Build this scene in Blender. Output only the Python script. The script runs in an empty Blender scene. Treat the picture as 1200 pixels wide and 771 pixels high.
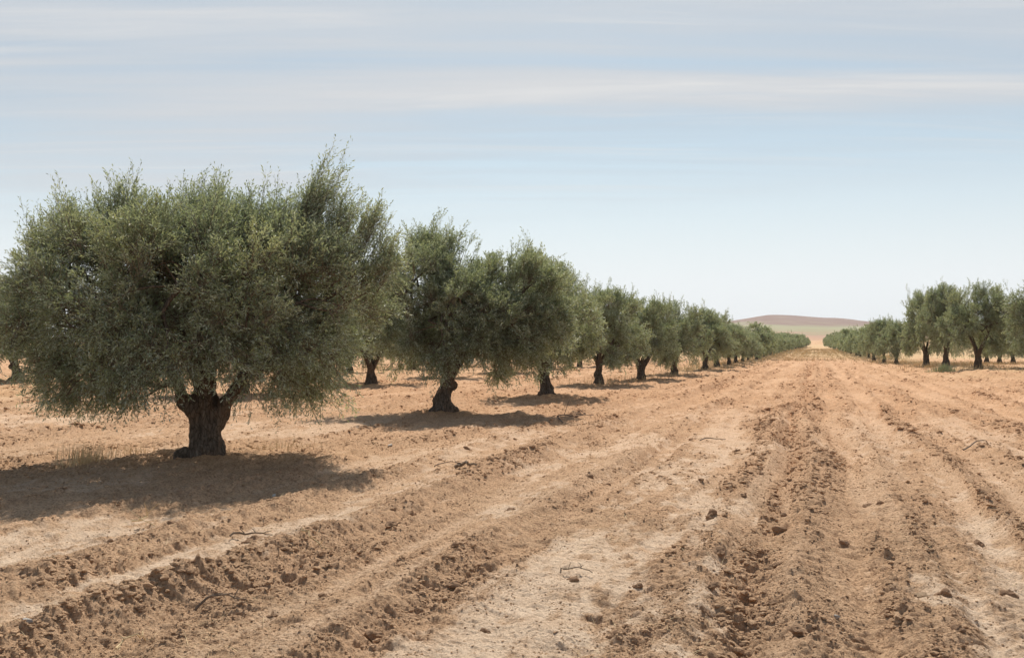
import bpy, bmesh, math, random
import numpy as np
from mathutils import Vector, Matrix
R = math.radians
sc = bpy.context.scene
COL = sc.collection

# ------------------------------------------------------------------ camera
FPX = 1045.0; CX, CY, W0 = 600.0, 385.5, 1200.0
HORIZON = 405.0; VPX = 957.0; CAMH = 1.7
YAW = math.atan((VPX - CX) / FPX)                 # the camera looks left of the rows' direction (+Y)
PITCH = math.atan((HORIZON - CY) / FPX)
cam_d = bpy.data.cameras.new('camera')
cam = bpy.data.objects.new('camera', cam_d); COL.objects.link(cam)
cam_d.sensor_width = 36; cam_d.lens = 36 * FPX / W0
cam_d.clip_start = 0.1; cam_d.clip_end = 20000
cam.location = (0, 0, CAMH); cam.rotation_euler = (R(90) + PITCH, 0, YAW)
sc.camera = cam
sT, cT = math.sin(YAW), math.cos(YAW)

# ------------------------------------------------------------------ world and sun
SUN_EL = R(52); SUN_AZ = -YAW + R(2)              # azimuth clockwise from +Y
w = bpy.data.worlds.new('World'); sc.world = w; w.use_nodes = True
nt = w.node_tree; nt.nodes.clear()
def N(nt, t, **k):
    n = nt.nodes.new(t)
    for a, b in k.items():
        if a == 'inp':
            for i, v in b.items(): n.inputs[i].default_value = v
        else: setattr(n, a, b)
    return n
L = lambda nt, a, b: nt.links.new(a, b)
out = N(nt, 'ShaderNodeOutputWorld'); bg = N(nt, 'ShaderNodeBackground', inp={1: 0.10})
sky = N(nt, 'ShaderNodeTexSky', sky_type='NISHITA', sun_disc=False, sun_elevation=SUN_EL, sun_rotation=SUN_AZ,
        air_density=1.0, dust_density=2.0, ozone_density=1.5, altitude=600)
tc = N(nt, 'ShaderNodeTexCoord'); sep = N(nt, 'ShaderNodeSeparateXYZ'); L(nt, tc.outputs['Generated'], sep.inputs[0])
def M(nt, op, a, b=None, c=None, clamp=False):
    n = nt.nodes.new('ShaderNodeMath'); n.operation = op; n.use_clamp = clamp
    for i, v in enumerate((a, b, c)):
        if v is None: continue
        if isinstance(v, (int, float)): n.inputs[i].default_value = v
        else: nt.links.new(v, n.inputs[i])
    return n.outputs[0]
def ramp(nt, fac, stops, mode='LINEAR'):
    n = nt.nodes.new('ShaderNodeValToRGB'); n.color_ramp.interpolation = mode
    e = n.color_ramp.elements
    while len(e) < len(stops): e.new(0.5)
    for i, (p, c) in enumerate(stops):
        e[i].position = p; e[i].color = (c, c, c, 1) if isinstance(c, (int, float)) else (*c, 1)
    nt.links.new(fac, n.inputs[0]); return n.outputs[0]
def mix(nt, fac, a, b, mode='MIX'):
    n = nt.nodes.new('ShaderNodeMix'); n.data_type = 'RGBA'; n.blend_type = mode
    for i, v in ((0, fac), (6, a), (7, b)):
        if isinstance(v, (int, float)): n.inputs[i].default_value = v
        elif isinstance(v, tuple): n.inputs[i].default_value = (*v, 1)
        else: nt.links.new(v, n.inputs[i])
    return n.outputs[2]
el = M(nt, 'MAXIMUM', sep.outputs[2], 0.0)
# direction rotated so that u runs across the view and v along it, projected on a high cloud layer
rx = M(nt, 'ADD', M(nt, 'MULTIPLY', sep.outputs[0], cT), M(nt, 'MULTIPLY', sep.outputs[1], sT))
ry = M(nt, 'SUBTRACT', M(nt, 'MULTIPLY', sep.outputs[1], cT), M(nt, 'MULTIPLY', sep.outputs[0], sT))
den = M(nt, 'ADD', el, 0.06)
cu = M(nt, 'DIVIDE', rx, den); cv = M(nt, 'DIVIDE', ry, den)
cmb = N(nt, 'ShaderNodeCombineXYZ'); L(nt, cu, cmb.inputs[0]); L(nt, cv, cmb.inputs[1])
def cloud_noise(loc, rot, scl, sc_, det, rough, dist=0.0):
    mp = N(nt, 'ShaderNodeMapping', inp={1: loc, 2: (0, 0, R(rot)), 3: scl}); L(nt, cmb.outputs[0], mp.inputs[0])
    n = N(nt, 'ShaderNodeTexNoise', inp={'Scale': sc_, 'Detail': det, 'Roughness': rough, 'Distortion': dist}); L(nt, mp.outputs[0], n.inputs['Vector']); return n.outputs[0]
vn = cloud_noise((4.3, 2.9, 0), -5, (.10, .50, 1), 1.0, 5., .55, .4)
veil = ramp(nt, vn, [(.40, 0.), (.57, 1.)], 'EASE')
fib = ramp(nt, cloud_noise((1.1, 5.7, 0), -8, (.20, 1.9, 1), 1.3, 8., .62, .6), [(.36, 0.), (.66, 1.)], 'EASE')
wisp = ramp(nt, cloud_noise((8.1, 1.2, 0), 9, (.30, 2.6, 1), 1.6, 7., .62, .8), [(.50, 0.), (.72, 1.)], 'EASE')
ew = M(nt, 'ADD', el, M(nt, 'MULTIPLY', M(nt, 'SUBTRACT', cloud_noise((2.2, 0.4, 0), -14, (.12, .25, 1), 1.0, 4., .5, 0.), .5), .22))
high = ramp(nt, el, [(.40, 1.), (.65, .12)], 'EASE')
cl = M(nt, 'MULTIPLY', M(nt, 'MULTIPLY', M(nt, 'ADD', M(nt, 'MULTIPLY', veil, .75), M(nt, 'MULTIPLY', fib, .35)), ramp(nt, ew, [(.12, 0.), (.25, 1.)], 'EASE')), high, clamp=True)
cl2 = M(nt, 'MULTIPLY', M(nt, 'MULTIPLY', M(nt, 'ADD', M(nt, 'MULTIPLY', M(nt, 'MULTIPLY', veil, M(nt, 'ADD', M(nt, 'MULTIPLY', fib, .6), .4)), .85), M(nt, 'MULTIPLY', wisp, .35)), ramp(nt, ew, [(.13, 0.), (.22, 1.)], 'EASE')), high, clamp=True)
haze_f = ramp(nt, el, [(0.0, 0.97), (0.07, 0.90), (0.14, 0.60), (0.20, 0.38), (0.26, 0.24), (0.36, .12), (.6, .02)])
skyt = mix(nt, 1.0, sky.outputs[0], (.86, 1.0, .93), 'MULTIPLY')
skyc = mix(nt, haze_f, skyt, (9.0, 9.3, 9.6))
skyc = mix(nt, cl, skyc, (5.4, 5.8, 6.35))
skyc = mix(nt, cl2, skyc, (7.5, 7.55, 7.6))
L(nt, skyc, bg.inputs[0]); L(nt, bg.outputs[0], out.inputs[0])
sd = bpy.data.lights.new('sun', 'SUN'); sd.energy = 5.0; sd.angle = R(0.53); sd.color = (1.0, 0.935, 0.83)
sun = bpy.data.objects.new('sun', sd); COL.objects.link(sun)
sdir = Vector((math.sin(SUN_AZ) * math.cos(SUN_EL), math.cos(SUN_AZ) * math.cos(SUN_EL), math.sin(SUN_EL)))
sun.rotation_euler = sdir.to_track_quat('Z', 'Y').to_euler(); sun.location = sdir * 50
vs = sc.view_settings; vs.view_transform = 'Standard'; vs.look = 'None'; vs.exposure = 0.0; vs.gamma = 1

# ------------------------------------------------------------------ helpers
rngG = np.random.default_rng(11)
TAB = rngG.random((512, 512)).astype(np.float32)
def vnoise(x, y, s=0):
    xi = np.floor(x); yi = np.floor(y); fx = x - xi; fy = y - yi
    xi = (xi.astype(np.int64) + 37 * s) & 511; yi = (yi.astype(np.int64) + 91 * s) & 511
    fx = fx * fx * fx * (fx * (fx * 6 - 15) + 10); fy = fy * fy * fy * (fy * (fy * 6 - 15) + 10)
    x1 = (xi + 1) & 511; y1 = (yi + 1) & 511
    a = TAB[xi, yi]; b = TAB[x1, yi]; c = TAB[xi, y1]; d = TAB[x1, y1]
    return ((a + (b - a) * fx) * (1 - fy) + (c + (d - c) * fx) * fy) * 2 - 1
def fbm(x, y, o=4, s=0, g=0.5):
    t = 0; a = 1.0; k = 0
    for i in range(o):
        t = t + a * vnoise(x, y, s + i); k += a; a *= g
        x, y = 1.62 * x - 1.18 * y + 5.2, 1.18 * x + 1.62 * y + 1.3
    return t / k
def lumps(x, y, s, prob, rmin, rmax):
    """rounded lumps on a jittered lattice: height 0..1 of the highest one, in units of its radius"""
    xi = np.floor(x).astype(np.int64); yi = np.floor(y).astype(np.int64)
    h = np.zeros_like(x)
    for a in (-1, 0, 1):
        for b in (-1, 0, 1):
            ii = (xi + a + 53 * s) & 511; jj = (yi + b + 17 * s) & 511
            r1 = TAB[ii, jj]; r2 = TAB[(ii + 201) & 511, jj]; r3 = TAB[ii, (jj + 117) & 511]; r4 = TAB[(ii + 77) & 511, (jj + 301) & 511]
            dx = x - (xi + a + r1); dy = y - (yi + b + r2)
            ang = r4 * 6.28; ca, sa = np.cos(ang), np.sin(ang)
            ex = dx * ca + dy * sa; ey = (dy * ca - dx * sa) * 1.5
            rad = rmin + (rmax - rmin) * r3 * r3
            q = 1 - (ex * ex + ey * ey) / (rad * rad)
            q = np.where(r4 < prob, np.sqrt(np.clip(q, 0, 1)) * rad, 0)
            h = np.maximum(h, q)
    return h
def sstep(a, b, x):
    t = np.clip((x - a) / (b - a), 0, 1); return t * t * (3 - 2 * t)

def tag(o, label=None, cat=None, group=None, kind=None):
    if label: o['label'] = label
    if cat: o['category'] = cat
    if group: o['group'] = group
    if kind: o['kind'] = kind
    return o
def mesh_obj(name, me, mat=None, parent=None, loc=None):
    o = bpy.data.objects.new(name, me); COL.objects.link(o)
    if mat and not me.materials: me.materials.append(mat)
    if parent: o.parent = parent
    if loc is not None: o.location = loc
    return o
def np_mesh(name, V, F, smooth=True):
    """V (n,3), F (m,k) with k = 3 or 4"""
    me = bpy.data.meshes.new(name); n, m, k = len(V), len(F), F.shape[1]
    me.vertices.add(n); me.vertices.foreach_set('co', np.ascontiguousarray(V, np.float32).ravel())
    me.loops.add(m * k); me.loops.foreach_set('vertex_index', np.ascontiguousarray(F, np.int32).ravel())
    me.polygons.add(m); me.polygons.foreach_set('loop_start', np.arange(0, m * k, k, dtype=np.int32))
    me.polygons.foreach_set('use_smooth', np.full(m, smooth, bool))
    me.update(calc_edges=True); return me
def attr(me, name, vals, dom='POINT'):
    a = me.attributes.new(name, 'FLOAT', dom); a.data.foreach_set('value', np.ascontiguousarray(vals, np.float32).ravel())
def new_mat(name):
    m = bpy.data.materials.new(name); m.use_nodes = True; m.node_tree.nodes.clear()
    return m, m.node_tree

# ------------------------------------------------------------------ terrain
RIDGE = [  # X, height (m), roughness, crust
 (-7.3, .00, .30, .35), (-6.8, .03, .5, .1), (-6.35, -.01, .3, .4), (-5.8, .00, .3, .6), (-5.35, .045, .6, .1), (-5.0, .0, .4, .3), (-4.6, .005, .32, .55),
 (-4.2, .06, .85, .0), (-3.85, -.03, .55, .1), (-3.45, -.01, .45, .3), (-3.05, .01, .25, .7), (-2.75, .05, .7, .1), (-2.45, -.02, .5, .2), (-2.2, .0, .3, .6),
 (-1.9, .012, .12, 1.), (-1.5, .012, .15, .95), (-1.25, .0, .5, .4), (-.95, .02, .8, .1), (-.72, .06, 1., 0.), (-.44, -.05, .75, 0.), (-.14, .065, 1., 0.), (.12, .01, .6, .1),
 (.3, -.02, .35, .3), (.5, .01, .7, .1), (.72, .055, .95, 0.), (.95, .015, .35, .7), (1.2, .0, .15, 1.), (1.42, .01, .3, .8), (1.62, .055, .9, .0), (1.95, -.02, .6, .1),
 (2.3, .01, .55, .2), (2.6, .045, .8, .1), (2.95, .0, .3, .6), (3.4, .0, .4, .6), (3.8, .05, .8, .1), (4.2, -.01, .5, .2), (4.7, .01, .3, .7), (5.2, .04, .7, .1),
 (5.7, .0, .4, .4), (6.2, .03, .6, .1), (6.8, .0, .35, .3)]
RG = np.array(RIDGE)
def profile(X):
    P = np.clip(X, -7.3, 6.8)
    return tuple(np.interp(P, RG[:, 0], RG[:, i]) for i in (1, 2, 3))
YT = [-9999, 0, 60, 110, 163, 200, 330, 420, 900, 1500, 6000]
ZT = [0, 0, 0, -.15, .15, .45, 1.0, 1.4, 6.5, 10.0, 10.0]
def macro(X, Y):
    z = np.interp(Y, YT, ZT)
    z = z + .42 * sstep(4.5, 9, X) * sstep(18, 45, Y) * (1 - sstep(62, 95, Y))
    z = z + .035 * fbm(X * .12, Y * .12, 2, 3) * np.clip(1 - Y / 400, 0, 1)
    return z
TREE_XY = []      # filled before the ground is built, for the low mounds under the trees
def ground_fields(X, Y, detail=True):
    D = np.hypot(X, Y)
    Xw = X + .16 * vnoise(Y * .22, X * .12, 1) + .05 * vnoise(Y * .9, X * .6, 2) - .0
    h, ro, cr = profile(Xw)
    side = sstep(6.6, 8.5, np.abs(X))
    pn = fbm(X * 1.1, Y * .33, 3, 5); pn2 = fbm(X * .8 + 9, Y * .5, 3, 8)
    ro2 = .42 + .35 * pn2
    ro = ro * (1 - side) + ro2 * side; cr = cr * (1 - side) + np.clip(.35 + 1.2 * pn, 0, 1) * side
    h = h * (1 - side) + side * .02 * vnoise(X * 1.6, Y * .25, 7)
    ro = np.clip(.12 + ro * .85 + .40 * pn2 - .1 * pn + .25 * fbm(X * 5, Y * 3, 2, 16), .08, 1.1)
    cr = np.clip(cr * 1.15 + 2.0 * pn - .38 + .9 * fbm(X * 4, Y * 2.2, 2, 12) + 1.0 * fbm(X * 11, Y * 5, 2, 14) - .12, 0, 1)
    amp = 1 + .35 * vnoise(X * .5, Y * .6, 4)
    tine = vnoise(Xw * 4.3, Y * .16, 61); tine2 = vnoise(Xw * 8.5 + 3, Y * .30, 63)      # the cultivator's narrow lines
    ro = np.clip(ro * (.82 + .55 * tine + .35 * tine2), .06, 1.1); cr = np.clip(cr - .35 * tine - .25 * tine2, 0, 1)
    z = macro(X, Y) + h * 1.6 * amp + .022 * tine + .012 * tine2
    for (tx, ty) in TREE_XY[:9]:
        k_ = np.exp(-((X - tx) ** 2 + (Y - ty) ** 2) / 7.); cr = cr * (1 - .8 * k_); ro = ro * (1 - k_) + .45 * k_
    if detail:
        wx = X + .02 * fbm(X * 9, Y * 9, 2, 21); wy = Y + .02 * fbm(X * 9, Y * 9, 2, 25)
        soft = ro * (1 - .85 * cr)
        rg = lambda sx, sy, o, sd_: 1 - 2.2 * np.abs(fbm(wx * sx, wy * sy, o, sd_))
        z = z + .040 * fbm(X * 2.8, Y * 3.4, 3, 31) * (.35 + ro)
        z = z + .044 * (.30 + .62 * soft) * rg(4.6, 9.5, 4, 41) + .010 * rg(13, 24, 3, 47) * (.5 + .5 * soft) * np.clip(1.6 - D / 18, 0, 1)
        z = z + soft * .22 * .62 * lumps(wx / .22, wy / .22, 1, .24, .12, .36)
        z = z + (.04 + soft) * .10 * .62 * lumps(wx / .10, wy / .10, 2, .40, .14, .50)
        near = np.clip(1 - (D - 11) / 14, 0, 1)
        z = z + near * (.25 + .5 * soft) * .046 * .5 * lumps(wx / .046, wy / .046, 3, .6, .15, .48)
        z = z + near * .005 * vnoise(X * 50, Y * 60, 51) * (.6 + .4 * soft)
        # farther off the plough's clods stay as broken relief the mesh can still carry
        z = z + (1 - near) * .05 * (.4 + soft) * vnoise(X * 6, Y * 2.0, 53) + (1 - near) * .03 * (.3 + soft) * vnoise(X * 13, Y * 5, 59)
        z = z + sstep(10, 25, D) * .035 * vnoise(X * 2.6 + .3 * vnoise(X * 1, Y * .3, 57), Y * .13, 55)
        # tyre treads pressed in the crusted lane
        tl = np.exp(-((Xw - 1.18) / .24) ** 2)
        v = np.sin((Y * 2 * np.pi + np.abs(Xw - 1.18) * 7) / .19)
        z = z + tl * .013 * np.tanh(v * 2.2) * (.4 + .6 * cr)
        tl2 = np.exp(-((Xw + 3.05) / .2) ** 2) * .6
        z = z + tl2 * .01 * np.tanh(2 * np.sin((Y * 2 * np.pi + np.abs(Xw + 3.05) * 7) / .2)) * cr
    for (tx, ty) in TREE_XY[:14]:
        d2 = (X - tx) ** 2 + (Y - ty) ** 2
        z = z + .07 * np.exp(-d2 / 1.6)
    return z, ro, cr
def gz(x, y, detail=False):
    return float(ground_fields(np.array([float(x)]), np.array([float(y)]), detail)[0][0])
def at(px, py, z=0.0):
    """point of the ground plane (height z) that the photograph's pixel shows"""
    dy = (py - HORIZON); d = FPX * (CAMH - z) / dy; lat = (px - CX) / FPX * d
    return (lat * cT - d * sT, d * cT + lat * sT)
def at_depth(px, d):
    lat = (px - CX) / FPX * d
    return (lat * cT - d * sT, d * cT + lat * sT)

# ------------------------------------------------------------------ materials
def mat_ground():
    m, t = new_mat('ploughed_soil')
    o = N(t, 'ShaderNodeOutputMaterial'); b = N(t, 'ShaderNodeBsdfPrincipled', inp={'Roughness': 0.95, 'Specular IOR Level': 0.12})
    geo = N(t, 'ShaderNodeNewGeometry'); pos = geo.outputs['Position']
    crust = N(t, 'ShaderNodeAttribute', attribute_name='crust').outputs['Fac']
    straw = N(t, 'ShaderNodeAttribute', attribute_name='straw').outputs['Fac']
    sxyz = N(t, 'ShaderNodeSeparateXYZ'); L(t, pos, sxyz.inputs[0]); far = M(t, 'MULTIPLY', M(t, 'SUBTRACT', sxyz.outputs[1], 5.), .045, clamp=True)
    def noise(s, d=4, r=.6, v=None):
        n = N(t, 'ShaderNodeTexNoise', inp={'Scale': s, 'Detail': d, 'Roughness': r}); L(t, v or pos, n.inputs['Vector']); return n.outputs[0]
    big = noise(.55, 4); mid = noise(3.2, 5, .65); fine = noise(38, 6, .7); grit = noise(160, 3, .7)
    c = mix(t, ramp(t, mid, [(.3, 0.), (.7, 1.)]), (.46, .30, .18), (.66, .445, .285))
    c = mix(t, ramp(t, big, [(.35, 0.), (.65, 1.)]), c, (.66, .43, .265))
    c = mix(t, M(t, 'MULTIPLY', crust, ramp(t, mid, [(.25, .45), (.6, .95)])), c, (.80, .62, .46))
    c = mix(t, M(t, 'MULTIPLY', far, .75), c, (.68, .385, .21))
    c = mix(t, M(t, 'MULTIPLY', ramp(t, fine, [(.40, .8), (.53, 0.)]), M(t, 'SUBTRACT', 1., M(t, 'MULTIPLY', crust, .6))), c, (.30, .17, .095))
    c = mix(t, M(t, 'MULTIPLY', ramp(t, grit, [(.6, 0.), (.75, .5)]), 1.), c, (.66, .50, .37))
    fresh = N(t, 'ShaderNodeAttribute', attribute_name='fresh').outputs['Fac']; c = mix(t, M(t, 'MULTIPLY', ramp(t, fresh, [(.3, 0.), (.8, 1.)]), .28), c, mix(t, far, (.48, .30, .185), (.50, .275, .155)))
    sp2 = noise(2.6, 5, .8); c = mix(t, M(t, 'MULTIPLY', ramp(t, sp2, [(.52, 0.), (.62, .6)]), far), c, (.40, .21, .11))  # dark patches in the distant soil colour stand in for shade between clods
    sp = noise(9., 4, .75); c = mix(t, M(t, 'MULTIPLY', ramp(t, sp, [(.56, 0.), (.68, .6)]), M(t, 'SUBTRACT', 1., M(t, 'MULTIPLY', crust, .5))), c, (.24, .135, .08))  # smaller dark specks: shadowed pits painted into the colour, fewer on crust
    c = mix(t, straw, c, mix(t, mid, (.52, .36, .19), (.66, .46, .27)))
    L(t, c, b.inputs['Base Color'])
    bm = N(t, 'ShaderNodeBump', inp={'Strength': 1., 'Distance': .03})
    hh = M(t, 'ADD', M(t, 'MULTIPLY', fine, 1.), M(t, 'MULTIPLY', grit, .25)); L(t, hh, bm.inputs['Height'])
    L(t, bm.outputs[0], b.inputs['Normal']); L(t, b.outputs[0], o.inputs[0]); return m
def mat_clod(name, c1, c2, rough=.95):
    m, t = new_mat(name)
    o = N(t, 'ShaderNodeOutputMaterial'); b = N(t, 'ShaderNodeBsdfPrincipled', inp={'Roughness': rough, 'Specular IOR Level': .15})
    tc = N(t, 'ShaderNodeTexCoord')
    n = N(t, 'ShaderNodeTexNoise', inp={'Scale': 26., 'Detail': 6., 'Roughness': .7}); L(t, tc.outputs['Object'], n.inputs['Vector'])
    L(t, mix(t, ramp(t, n.outputs[0], [(.35, 0.), (.65, 1.)]), c1, c2), b.inputs['Base Color'])
    bm = N(t, 'ShaderNodeBump', inp={'Strength': .8, 'Distance': .015}); L(t, n.outputs[0], bm.inputs['Height']); L(t, bm.outputs[0], b.inputs['Normal'])
    L(t, b.outputs[0], o.inputs[0]); return m
def mat_bark():
    m, t = new_mat('olive_bark')
    o = N(t, 'ShaderNodeOutputMaterial'); b = N(t, 'ShaderNodeBsdfPrincipled', inp={'Roughness': .92, 'Specular IOR Level': .2})
    tc = N(t, 'ShaderNodeTexCoord'); mp = N(t, 'ShaderNodeMapping', inp={3: (1, 1, .28)}); L(t, tc.outputs['Object'], mp.inputs[0])
    n = N(t, 'ShaderNodeTexNoise', inp={'Scale': 16., 'Detail': 7., 'Roughness': .7, 'Distortion': .6}); L(t, mp.outputs[0], n.inputs['Vector'])
    v = N(t, 'ShaderNodeTexVoronoi', feature='DISTANCE_TO_EDGE', inp={'Scale': 22.}); L(t, mp.outputs[0], v.inputs['Vector'])
    n2 = N(t, 'ShaderNodeTexNoise', inp={'Scale': 3., 'Detail': 3.}); L(t, tc.outputs['Object'], n2.inputs['Vector'])
    c = mix(t, ramp(t, n.outputs[0], [(.32, 0.), (.68, 1.)]), (.055, .042, .032), (.23, .185, .145))
    c = mix(t, ramp(t, n2.outputs[0], [(.5, 0.), (.7, .6)]), c, (.24, .15, .095))
    c = mix(t, ramp(t, v.outputs[0], [(.0, .7), (.12, 0.)]), c, (.03, .022, .016))
    L(t, c, b.inputs['Base Color'])
    bm = N(t, 'ShaderNodeBump', inp={'Strength': .9, 'Distance': .03}); L(t, M(t, 'ADD', n.outputs[0], M(t, 'MINIMUM', v.outputs[0], .15)), bm.inputs['Height'])
    L(t, bm.outputs[0], b.inputs['Normal']); L(t, b.outputs[0], o.inputs[0]); return m
def mat_leaf(name, base_a, base_b, back, trans, tw=.37):
    m, t = new_mat(name)
    o = N(t, 'ShaderNodeOutputMaterial'); geo = N(t, 'ShaderNodeNewGeometry')
    tone = N(t, 'ShaderNodeAttribute', attribute_name='tone').outputs['Fac']
    oi = N(t, 'ShaderNodeObjectInfo').outputs['Random']
    tt = M(t, 'ADD', M(t, 'MULTIPLY', M(t, 'SUBTRACT', oi, .5), .3), tone)
    front = ramp(t, tt, [(0., base_a), (.55, base_b), (1., (.30, .32, .17))])
    # per-tree hue: some trees are greyer, some yellower
    col = mix(t, geo.outputs['Backfacing'], front, mix(t, tone, back, tuple(v * 1.25 for v in back)))
    b = N(t, 'ShaderNodeBsdfPrincipled', inp={'Roughness': .46, 'Specular IOR Level': .6}); L(t, col, b.inputs['Base Color'])
    tr = N(t, 'ShaderNodeBsdfTranslucent'); L(t, mix(t, tone, trans, tuple(v * f for v, f in zip(trans, (1.4, 1.2, .9)))), tr.inputs[0])
    mx = N(t, 'ShaderNodeMixShader', inp={0: tw}); L(t, b.outputs[0], mx.inputs[1]); L(t, tr.outputs[0], mx.inputs[2])
    L(t, mx.outputs[0], o.inputs[0]); return m
def mat_plain(name, c, rough=.8, tw=0.):
    m, t = new_mat(name); o = N(t, 'ShaderNodeOutputMaterial'); b = N(t, 'ShaderNodeBsdfPrincipled', inp={'Roughness': rough, 'Specular IOR Level': .25})
    n = N(t, 'ShaderNodeTexNoise', inp={'Scale': 9., 'Detail': 4.}); g = N(t, 'ShaderNodeNewGeometry'); L(t, g.outputs['Position'], n.inputs['Vector'])
    L(t, mix(t, n.outputs[0], tuple(v * .7 for v in c), tuple(min(1, v * 1.3) for v in c)), b.inputs['Base Color'])
    L(t, b.outputs[0], o.inputs[0]); return m
M_GROUND = mat_ground(); M_BARK = mat_bark()
M_LEAF = mat_leaf('olive_leaf', (.066, .092, .058), (.255, .310, .210), (.48, .53, .43), (.31, .37, .17))
M_TWIG = mat_plain('twig_bark', (.17, .14, .10))
M_CLOD = mat_clod('earth_clod', (.25, .15, .09), (.46, .29, .18))
M_STONE = mat_clod('pale_stone', (.55, .50, .44), (.78, .74, .68), .8)
M_STRAW = mat_plain('dry_straw', (.62, .47, .27)); M_STICK = mat_plain('dead_wood', (.17, .125, .09))
M_WEED = mat_plain('weed_green', (.40, .43, .26))

# ------------------------------------------------------------------ foliage
def unit(v): return v / (np.linalg.norm(v, axis=-1, keepdims=True) + 1e-9)
def n3(P, s, seed):      # cheap 3-D noise from two 2-D ones
    return .5 * (vnoise(P[:, 0] * s, P[:, 2] * s + P[:, 1] * s * .7, seed) + vnoise(P[:, 1] * s + 31.7, P[:, 2] * s * .9 - P[:, 0] * s * .5, seed + 3))
def make_crown(name, lobes, nspray, leaf_l, leaf_w, side=7, per=6, seed=1, long_top=1.0, wind=(.12, 0, 0), sprL=(.24, .44), plumes=(), twig=True, zlow=None, clump=22):
    g = np.random.default_rng(seed); Lb = np.array(lobes, float)          # cx cy cz r
    zmin = zlow if zlow is not None else (Lb[:, 2] - Lb[:, 3]).min(); zmax = (Lb[:, 2] + Lb[:, 3]).max()
    cen = np.average(Lb[:, :3], axis=0, weights=Lb[:, 3] ** 3)
    n = nspray * 4
    k = g.choice(len(Lb), n, p=Lb[:, 3] ** 2 / (Lb[:, 3] ** 2).sum())
    u = unit(g.normal(size=(n, 3))); C = Lb[k, :3]; r = Lb[k, 3]
    nc = max(12, int(nspray / clump)); ck = g.choice(len(Lb), nc * 3, p=Lb[:, 3] ** 2 / (Lb[:, 3] ** 2).sum()); cu_ = unit(g.normal(size=(nc * 3, 3)))
    CC = Lb[ck, :3] + cu_ * Lb[ck, 3:4] * (.50 + .30 * np.sqrt(g.random((nc * 3, 1))))
    dd = (np.linalg.norm(CC[:, None] - Lb[None, :, :3], axis=2) / Lb[None, :, 3]).min(1); CC = CC[(dd > .45)][:nc]; nc = len(CC)
    q = g.integers(0, nc, n); ctone = g.normal(size=nc) * .15
    cr_ = g.uniform(.65, 1.3, nc)
    u = unit(g.normal(size=(n, 3))); P = CC[q] + u * (g.random((n, 1)) ** .6) * (cr_[q] * .25 * np.median(Lb[:, 3]) / .8)[:, None] * np.array([1, 1, 1.15])
    d = np.linalg.norm(P[:, None, :] - Lb[None, :, :3], axis=2) / Lb[None, :, 3]
    inner = (d < .40).any(1)
    keep = (~inner) | (g.random(n) < .12)
    keep &= (P[:, 2] > zmin)
    P = P[keep][:nspray]; u = u[keep][:nspray]; q = q[keep][:nspray]; n = len(P)
    # structure branches inside, sprays leave them outwards
    outw = unit(P - cen); rel = (P[:, 2] - zmin) / (zmax - zmin)
    up = np.zeros((n, 3)); up[:, 2] = np.interp(rel, [0, .25, .5, 1], [-.30, .05, .5, 1.05])
    dr = unit(u * .75 + outw * .42 + up + g.normal(size=(n, 3)) * .34 + np.array(wind) * rel[:, None] * 2)
    ln = g.uniform(*sprL, n) * (.9 + .35 * (rel > .7)); lg = g.random(n) < .05 * long_top
    ln = np.where(lg & (rel > .55), ln * 1.75, ln)
    # extra upright plumes: (x, y, z, dx, dy, dz, length, count, spread)
    for (a, b, c, dx, dy, dz, l, cnt, sp) in plumes:
        P = np.vstack([P, np.array([a, b, c]) + g.normal(size=(cnt, 3)) * [sp, sp, sp * 1.3]])
        dr = np.vstack([dr, unit(np.array([dx, dy, dz]) + g.normal(size=(cnt, 3)) * .10)])
        ln = np.append(ln, l * g.uniform(.55, 1.05, cnt))
        rel = np.append(rel, np.ones(cnt))
    n = len(P)
    bend = g.normal(size=(n, 3)) * .10; bend[:, 2] -= np.interp(rel, [0, .4, 1], [.38, .2, .03])
    lobe_tone = g.normal(size=n) * .06 + np.append(ctone[q], np.zeros(n - len(q))) + .10 * n3(P, 1.1, seed + 2)
    def pt(t, i): return P[i] + dr[i] * (ln[i] * t)[:, None] + bend[i] * (ln[i] * t * t)[:, None]
    def tan(t, i): return unit(dr[i] + 2 * bend[i] * t[:, None])
    # shoots: 0 = main stem, then the side shoots
    i_side = np.repeat(np.arange(n), side); ts = np.tile((np.arange(side) + .5) / side * .85, n) + g.uniform(-.05, .05, n * side)
    S0 = pt(ts, i_side); T0 = tan(ts, i_side)
    lat = unit(np.cross(T0, g.normal(size=T0.shape)))
    SD = unit(T0 * np.where(rel[i_side] > .999, 2.0, np.where(rel[i_side] > .72, 1.3, .9))[:, None] + lat * .75 + np.array([0, 0, .12])); SL = ln[i_side] * (.55 - .35 * ts) * g.uniform(.7, 1.2, len(ts))
    B0 = np.vstack([P, S0]); BD = np.vstack([dr, SD]); BL = np.append(ln, SL); BB = np.vstack([bend, bend[i_side] * .6]); BI = np.append(np.arange(n), i_side)
    nl = np.append(np.full(n, per + 3), np.maximum(2, np.round(per * (SL / SL.mean()) ** .6).astype(int)))
    j = np.repeat(np.arange(len(B0)), nl); cum = np.concatenate([[0], np.cumsum(nl)[:-1]])
    t = (np.arange(len(j)) - cum[j] + g.uniform(.1, .9, len(j))) / nl[j]; t = .12 + .92 * t
    Q = B0[j] + BD[j] * (BL[j] * t)[:, None] + BB[j] * (BL[j] * t * t)[:, None]
    T = unit(BD[j] + 2 * BB[j] * t[:, None])
    la = unit(np.cross(T, g.normal(size=T.shape)))
    A = unit(T * (.75 + .5 * t[:, None]) + la * .8)                        # leaf axis
    Wd = unit(np.cross(A, g.normal(size=A.shape) * .55 + T))               # leaf width axis
    nn = np.cross(A, Wd); sz = g.uniform(.65, 1.15, len(j)) ** 1.0
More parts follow.
